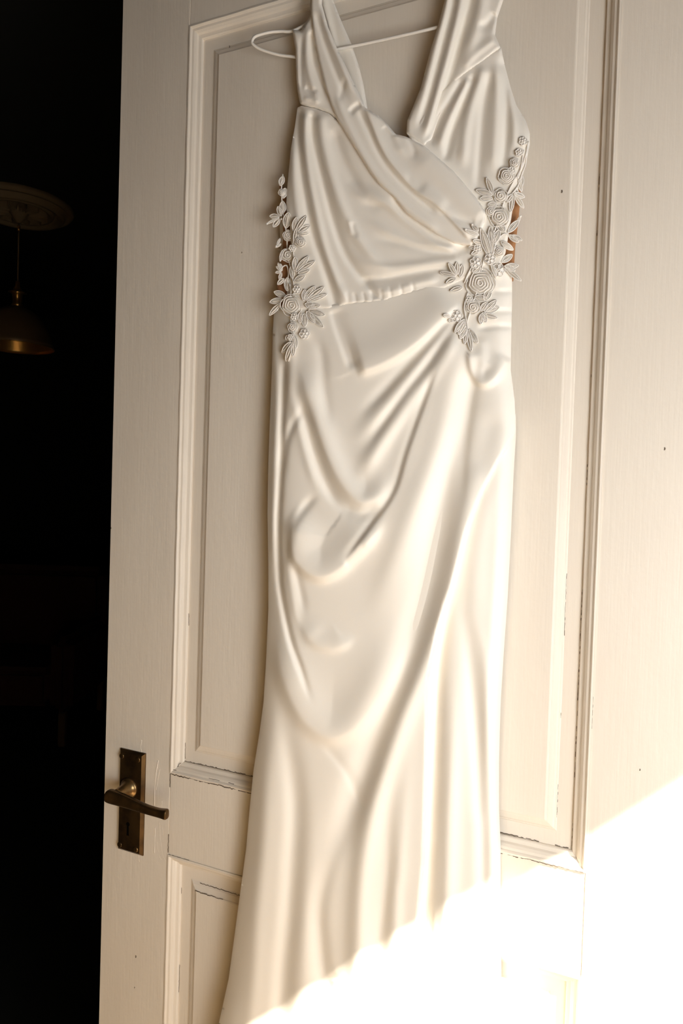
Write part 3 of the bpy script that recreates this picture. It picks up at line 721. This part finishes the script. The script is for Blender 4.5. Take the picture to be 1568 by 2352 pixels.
def daisy(parent, c, r, side, n=6, pearl=True, seed=0):
    c = np.array(c, float); h = lace_h(*c, side) + 1.0; V = []; F = []
    for k in range(n):
        a = 2 * math.pi * k / n + seed; m_ = c + .62 * r * np.array([math.cos(a), math.sin(a)]); lp = []
        for j in range(10):
            w = 2 * math.pi * j / 10; lp.append(un(m_[0] + .36 * r * math.cos(w), m_[1] + .36 * r * math.sin(w), (h + .3) / 1000))
        tube_data(lp, .00072, 5, True, V, F)
    lp = [un(c[0] + .3 * r * math.cos(2 * math.pi * j / 10), c[1] + .3 * r * math.sin(2 * math.pi * j / 10), (h + .7) / 1000) for j in range(10)]
    tube_data(lp, .0006, 5, True, V, F)
    # thin ground cloth behind the loops
    b0 = len(V); sg = 14
    for dz in (-.6, 0):
        for j in range(sg): V.append(un(c[0] + .8 * r * math.cos(2 * math.pi * j / sg), c[1] + .8 * r * math.sin(2 * math.pi * j / sg), (h + dz) / 1000))
    for j in range(sg): F.append((b0 + j, b0 + (j + 1) % sg, b0 + sg + (j + 1) % sg, b0 + sg + j))
    F.append(tuple(range(b0, b0 + sg))[::-1]); F.append(tuple(range(b0 + sg, b0 + 2 * sg)))
    o = pydata('lace_floret', V, F, LACE, parent, True)
def stem(parent, pts, side, r=.0009):
    V = []; F = []
    q = catmull(pts, 5); tube_data([un(x, y, (lace_h(x, y, side) + .6) / 1000) for x, y in q], r, 6, False, V, F)
    pydata('lace_stem', V, F, LACE, parent, True)
def pearl(parent, x, y, side, r=.0014):
    p = un(x, y, (lace_h(x, y, side) + 1.5) / 1000); bm = bmesh.new(); bmesh.ops.create_icosphere(bm, subdivisions=2, radius=r)
    me = bpy.data.meshes.new('pearl_bead'); bm.to_mesh(me); bm.free(); me.transform(Matrix.Translation(Vector(p))); link('pearl_bead', me, PEARL, parent, True)

def applique_base(outline, side, label):
    """ground net of the applique that carries flowers and leaves"""
    V = []; F = []
    q = catmull(outline, 5); tube_data([un(x, y, (lace_h(x, y, side) + .2) / 1000) for x, y in q], .0009, 6, False, V, F)
    o = pydata('lace_applique', V, F, LACE, dress, True); o['label'] = label; return o
LA = applique_base([(649, 400), (646, 440), (650, 490), (658, 540), (660, 585), (668, 620), (675, 665), (668, 700), (668, 740), (672, 790), (662, 830)], 0, 'corded lace applique with flowers down the left side')
RA = applique_base([(1213, 325), (1206, 360), (1190, 400), (1172, 430), (1155, 470), (1146, 500), (1128, 550), (1110, 600), (1100, 650), (1085, 700), (1072, 745), (1075, 790)], 1, 'corded lace applique with flowers down the right side')
for b, t, w in [((643, 426), (650, 405), 6), ((650, 455), (655, 432), 6), ((649, 490), (649, 462), 7), ((641, 498), (619, 496), 5.5), ((642, 503), (627, 521), 5.5), ((640, 500), (612, 514), 2.5), ((645, 496), (638, 474), 5.5),
                ((656, 524), (662, 488), 9), ((674, 531), (681, 499), 6.5), ((680, 530), (703, 496), 5.5), ((684, 534), (711, 518), 5.5), ((682, 536), (710, 535), 5), ((676, 560), (682, 520), 5),
                ((643, 548), (636, 562), 2.2), ((645, 560), (632, 568), 2.4), ((648, 575), (643, 600), 3),
                ((646, 622), (634, 612), 2.6), ((646, 622), (638, 604), 2.6), ((645, 624), (632, 626), 2.6), ((647, 622), (644, 606), 2.4), ((646, 626), (641, 642), 3),
                ((652, 640), (637, 653), 5), ((660, 637), (659, 668), 7), ((656, 680), (629, 670), 6.5), ((650, 688), (619, 694), 6.5), ((644, 697), (618, 724), 5),
                ((676, 622), (678, 590), 6), ((680, 622), (708, 589), 6), ((683, 624), (723, 600), 5), ((684, 628), (711, 620), 5.5), ((676, 645), (700, 633), 6.5), ((672, 640), (668, 612), 5),
                ((697, 690), (700, 665), 6), ((699, 688), (723, 658), 7), ((704, 690), (744, 659), 5.5), ((704, 694), (751, 676), 4.5), ((700, 698), (724, 706), 6.5), ((700, 688), (735, 684), 6),
                ((704, 715), (722, 742), 7), ((708, 712), (746, 724), 6.5), ((712, 720), (742, 752), 6), ((698, 720), (700, 750), 7), ((690, 716), (688, 742), 6), ((706, 706), (735, 702), 5),
                ((668, 785), (647, 810), 5.5), ((670, 790), (656, 829), 5), ((673, 785), (673, 818), 5), ((666, 770), (656, 780), 5), ((676, 770), (680, 800), 5)]:
    leaf(LA, b, t, w, 0)
for i, (c, r) in enumerate([((669, 701), 22), ((661, 586), 14), ((662, 541), 11), ((690, 556), 10), ((672, 752), 10), ((647, 442), 7)]): blossom(LA, c, r, 0, 3.6 if r > 20 else 2.4, i + 1)
for i, (c, r) in enumerate([((682, 665), 10), ((699, 767), 12), ((668, 775), 8), ((671, 570), 8), ((676, 728), 9)]): daisy(LA, c, r, 0, seed=i)
stem(LA, [(640, 625), (650, 612), (659, 611), (662, 630), (660, 645), (666, 655)], 0); stem(LA, [(664, 652), (668, 670), (664, 690)], 0); stem(LA, [(676, 520), (672, 560), (676, 600), (680, 625)], 0, .0007)
stem(LA, [(672, 758), (676, 780), (670, 800)], 0)
for p in ((613, 514), (634, 566), (646, 503)): pearl(LA, p[0], p[1], 0)
for b, t, w in [((1199, 404), (1193, 436), 5.5), ((1192, 412), (1197, 440), 4), ((1180, 444), (1204, 453), 5.5), ((1182, 448), (1202, 478), 5), ((1177, 448), (1172, 487), 5.5), ((1176, 446), (1164, 464), 5), ((1182, 442), (1190, 440), 5),
                ((1166, 534), (1191, 506), 6.5), ((1186, 514), (1195, 496), 2.2), ((1168, 540), (1190, 556), 5.5), ((1176, 540), (1198, 552), 4.5), ((1150, 555), (1178, 574), 6), ((1152, 602), (1176, 585), 6.5),
                ((1158, 612), (1190, 610), 6), ((1160, 616), (1196, 645), 5), ((1160, 610), (1182, 622), 6), ((1126, 600), (1140, 640), 3),
                ((1125, 590), (1104, 524), 9), ((1130, 585), (1126, 520), 8.5), ((1133, 560), (1146, 528), 7), ((1142, 512), (1158, 532), 8), ((1118, 578), (1113, 540), 8),
                ((1130, 448), (1093, 436), 6.5), ((1132, 446), (1117, 408), 5.5), ((1130, 456), (1102, 456), 6), ((1140, 470), (1120, 470), 6),
                ((1100, 540), (1068, 528), 4), ((1098, 530), (1083, 517), 4.5), ((1104, 570), (1076, 567), 5), ((1102, 575), (1082, 584), 5), ((1110, 560), (1086, 552), 5.5),
                ((1046, 634), (1010, 625), 5), ((1048, 632), (1030, 604), 5), ((1050, 630), (1049, 602), 5.5), ((1046, 640), (1024, 650), 5), ((1056, 636), (1062, 608), 5.5), ((1062, 660), (1034, 668), 5),
                ((1085, 625), (1102, 612), 8), ((1126, 665), (1112, 690), 8), ((1090, 682), (1118, 688), 7),
                ((1112, 716), (1140, 690), 6.5), ((1112, 720), (1146, 706), 6), ((1110, 722), (1142, 731), 5.5), ((1108, 718), (1116, 740), 6), ((1104, 714), (1118, 694), 6.5), ((1106, 720), (1104, 744), 6),
                ((1034, 728), (1018, 723), 4), ((1040, 738), (1030, 734), 4), ((1067, 733), (1044, 763), 6), ((1068, 738), (1052, 768), 5.5), ((1071, 750), (1056, 778), 6), ((1074, 756), (1082, 807), 5.5), ((1078, 756), (1096, 788), 6), ((1072, 756), (1066, 790), 5)]:
    leaf(RA, b, t, w, 1)
for i, (c, r) in enumerate([((1103, 650), 30), ((1146, 498), 21), ((1163, 404), 17), ((1149, 449), 14), ((1086, 706), 14), ((1182, 374), 10), ((1146, 577), 10), ((1128, 486), 10)]): blossom(RA, c, r, 1, 4.4 if r > 25 else (3.4 if r > 15 else 2.4), i + 11)
for i, (c, r) in enumerate([((1144, 621), 16), ((1125, 595), 13), ((1092, 603), 14), ((1048, 726), 14), ((1201, 324), 10), ((1192, 350), 9), ((1078, 690), 9), ((1097, 570), 10), ((1174, 392), 9)]): daisy(RA, c, r, 1, seed=i * .7)
stem(RA, [(1132, 584), (1137, 562), (1148, 545), (1158, 537), (1170, 541)], 1); stem(RA, [(1210, 338), (1207, 375), (1198, 400), (1190, 425), (1176, 444)], 1, .0008); stem(RA, [(1074, 672), (1066, 702), (1068, 724), (1075, 755)], 1, .0008)
stem(RA, [(1090, 600), (1074, 630), (1066, 650)], 1, .0007); stem(RA, [(1202, 345), (1196, 385), (1188, 410)], 1, .0007)
for p in ((1145, 620), (1084, 516), (1069, 527), (1195, 497)): pearl(RA, p[0], p[1], 1)

# ------------------------------------------------------------------ things in the dark room
RC = (-2.07, 1.48)
rose = empty('ceiling_rose', (RC[0], RC[1], CEIL)); tag(rose, 'round moulded plaster ceiling rose with carved petals, dim in the dark room', 'ceiling rose')
lathe('rose_rim', [(0.0, -.008), (.128, -.008), (.130, -.030), (.137, -.040), (.146, -.040), (.152, -.030), (.154, -.016), (.164, -.016), (.168, -.034), (.176, -.046), (.188, -.048), (.196, -.040), (.200, -.020), (.210, -.018), (.214, -.026), (.228, -.026), (.236, -.016), (.240, -.0005), (0, -.0005)], PLASTER_D, rose, 72, 'Z', (*RC, CEIL))
for k in range(12):
    a = 2 * math.pi * k / 12; V = []; F = []; N = 7
    for i in range(N):
        u = i / (N - 1); r = .045 + .078 * u; w = .022 * math.sin(math.pi * (.12 + .80 * u))
        for (s, dz) in ((-1, -.010), (-.62, -.046), (0, -.020), (.62, -.046), (1, -.010)):
            x, y = r, s * w; V.append((RC[0] + x * math.cos(a) - y * math.sin(a), RC[1] + x * math.sin(a) + y * math.cos(a), CEIL + dz - .006 * u))
    for i in range(N - 1):
        for s in range(4): F.append((i * 5 + s, i * 5 + s + 1, i * 5 + s + 6, i * 5 + s + 5))
        F.append((i * 5 + 4, i * 5, i * 5 + 5, i * 5 + 9))
    F.append((0, 1, 2, 3, 4)); F.append(tuple(range((N - 1) * 5, N * 5))[::-1])
    pydata('petal', V, F, PLASTER_D, rose, False)
lamp = empty('pendant_lamp', (RC[0], RC[1], 2.0)); tag(lamp, 'bronze dome pendant lamp hanging below the ceiling rose in the dark room', 'lamp')
lathe('ceiling_cup', [(.0, -.006), (.050, -.008), (.052, -.018), (.044, -.026), (.040, -.040), (.024, -.066), (.008, -.084), (0, -.085)], PLASTER_D, lamp, 36, 'Z', (*RC, CEIL))
lathe('cord', [(.0035, -.08), (.0035, -.36), (0, -.36)], SHADE, lamp, 10, 'Z', (*RC, CEIL))
lathe('cord_grip', [(0, -.095), (.006, -.097), (.007, -.12), (0, -.123)], SHADEIN, lamp, 16, 'Z', (*RC, CEIL))
lathe('lamp_socket', [(0, -.352), (.010, -.354), (.011, -.375), (.018, -.388), (.022, -.400), (.040, -.405), (.022, -.412), (.020, -.452), (.03, -.472), (0, -.475)], SHADEIN, lamp, 28, 'Z', (*RC, CEIL))
shp = [(.028, -.470), (.060, -.482), (.095, -.508), (.125, -.545), (.148, -.592), (.162, -.640), (.168, -.655), (.164, -.657)]
lathe('lamp_shade', shp, SHADE, lamp, 56, 'Z', (*RC, CEIL))
shp = shp
lathe('shade_lining', [(r - .003, z - .002) for r, z in shp[::-1]], SHADEIN, lamp, 56, 'Z', (*RC, CEIL))
bd = bpy.data.lights.new('lamp_bulb_glow', 'POINT'); bd.energy = 0.004; bd.color = (1, .55, .2); bd.shadow_soft_size = .02
bo = bpy.data.objects.new('lamp_bulb_glow', bd); COL.objects.link(bo); bo.location = (RC[0], RC[1], CEIL - .56)
lathe('light_bulb', [(0, -.500), (.012, -.502), (.013, -.515)] + [(.026 * math.sin(a), -.540 - .026 * -math.cos(a)) for a in np.linspace(.5, 3.14, 7)][:0] + [(.024, -.530), (.027, -.545), (.022, -.560), (0, -.569)], PEARL, lamp, 24, 'Z', (*RC, CEIL))

# rust armchair, only just visible at the left
AC = Vector((-2.75, 2.15, 0)); ang = math.radians(25)
sofa = empty('armchair', AC); tag(sofa, 'rust-red upholstered armchair barely visible at the left in the dark room', 'armchair')
def abox(name, lo, hi, m, bev, parent=None):
    o = box(name, lo, hi, m, None, bev, 3); me = o.data
    me.transform(Matrix.Translation(AC) @ Matrix.Rotation(ang, 4, 'Z')); o.parent = parent or sofa
    o.matrix_parent_inverse = Matrix.Translation(-AC)
    return o
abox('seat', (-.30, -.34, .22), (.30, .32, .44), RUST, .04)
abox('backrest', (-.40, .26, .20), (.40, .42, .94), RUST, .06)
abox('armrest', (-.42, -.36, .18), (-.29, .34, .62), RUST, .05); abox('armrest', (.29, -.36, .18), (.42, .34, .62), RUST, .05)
for sx in (-.36, .36):
    for sy in (-.30, .34): abox('leg', (sx - .02, sy - .02, 0), (sx + .02, sy + .02, .19), SHADE, .005)
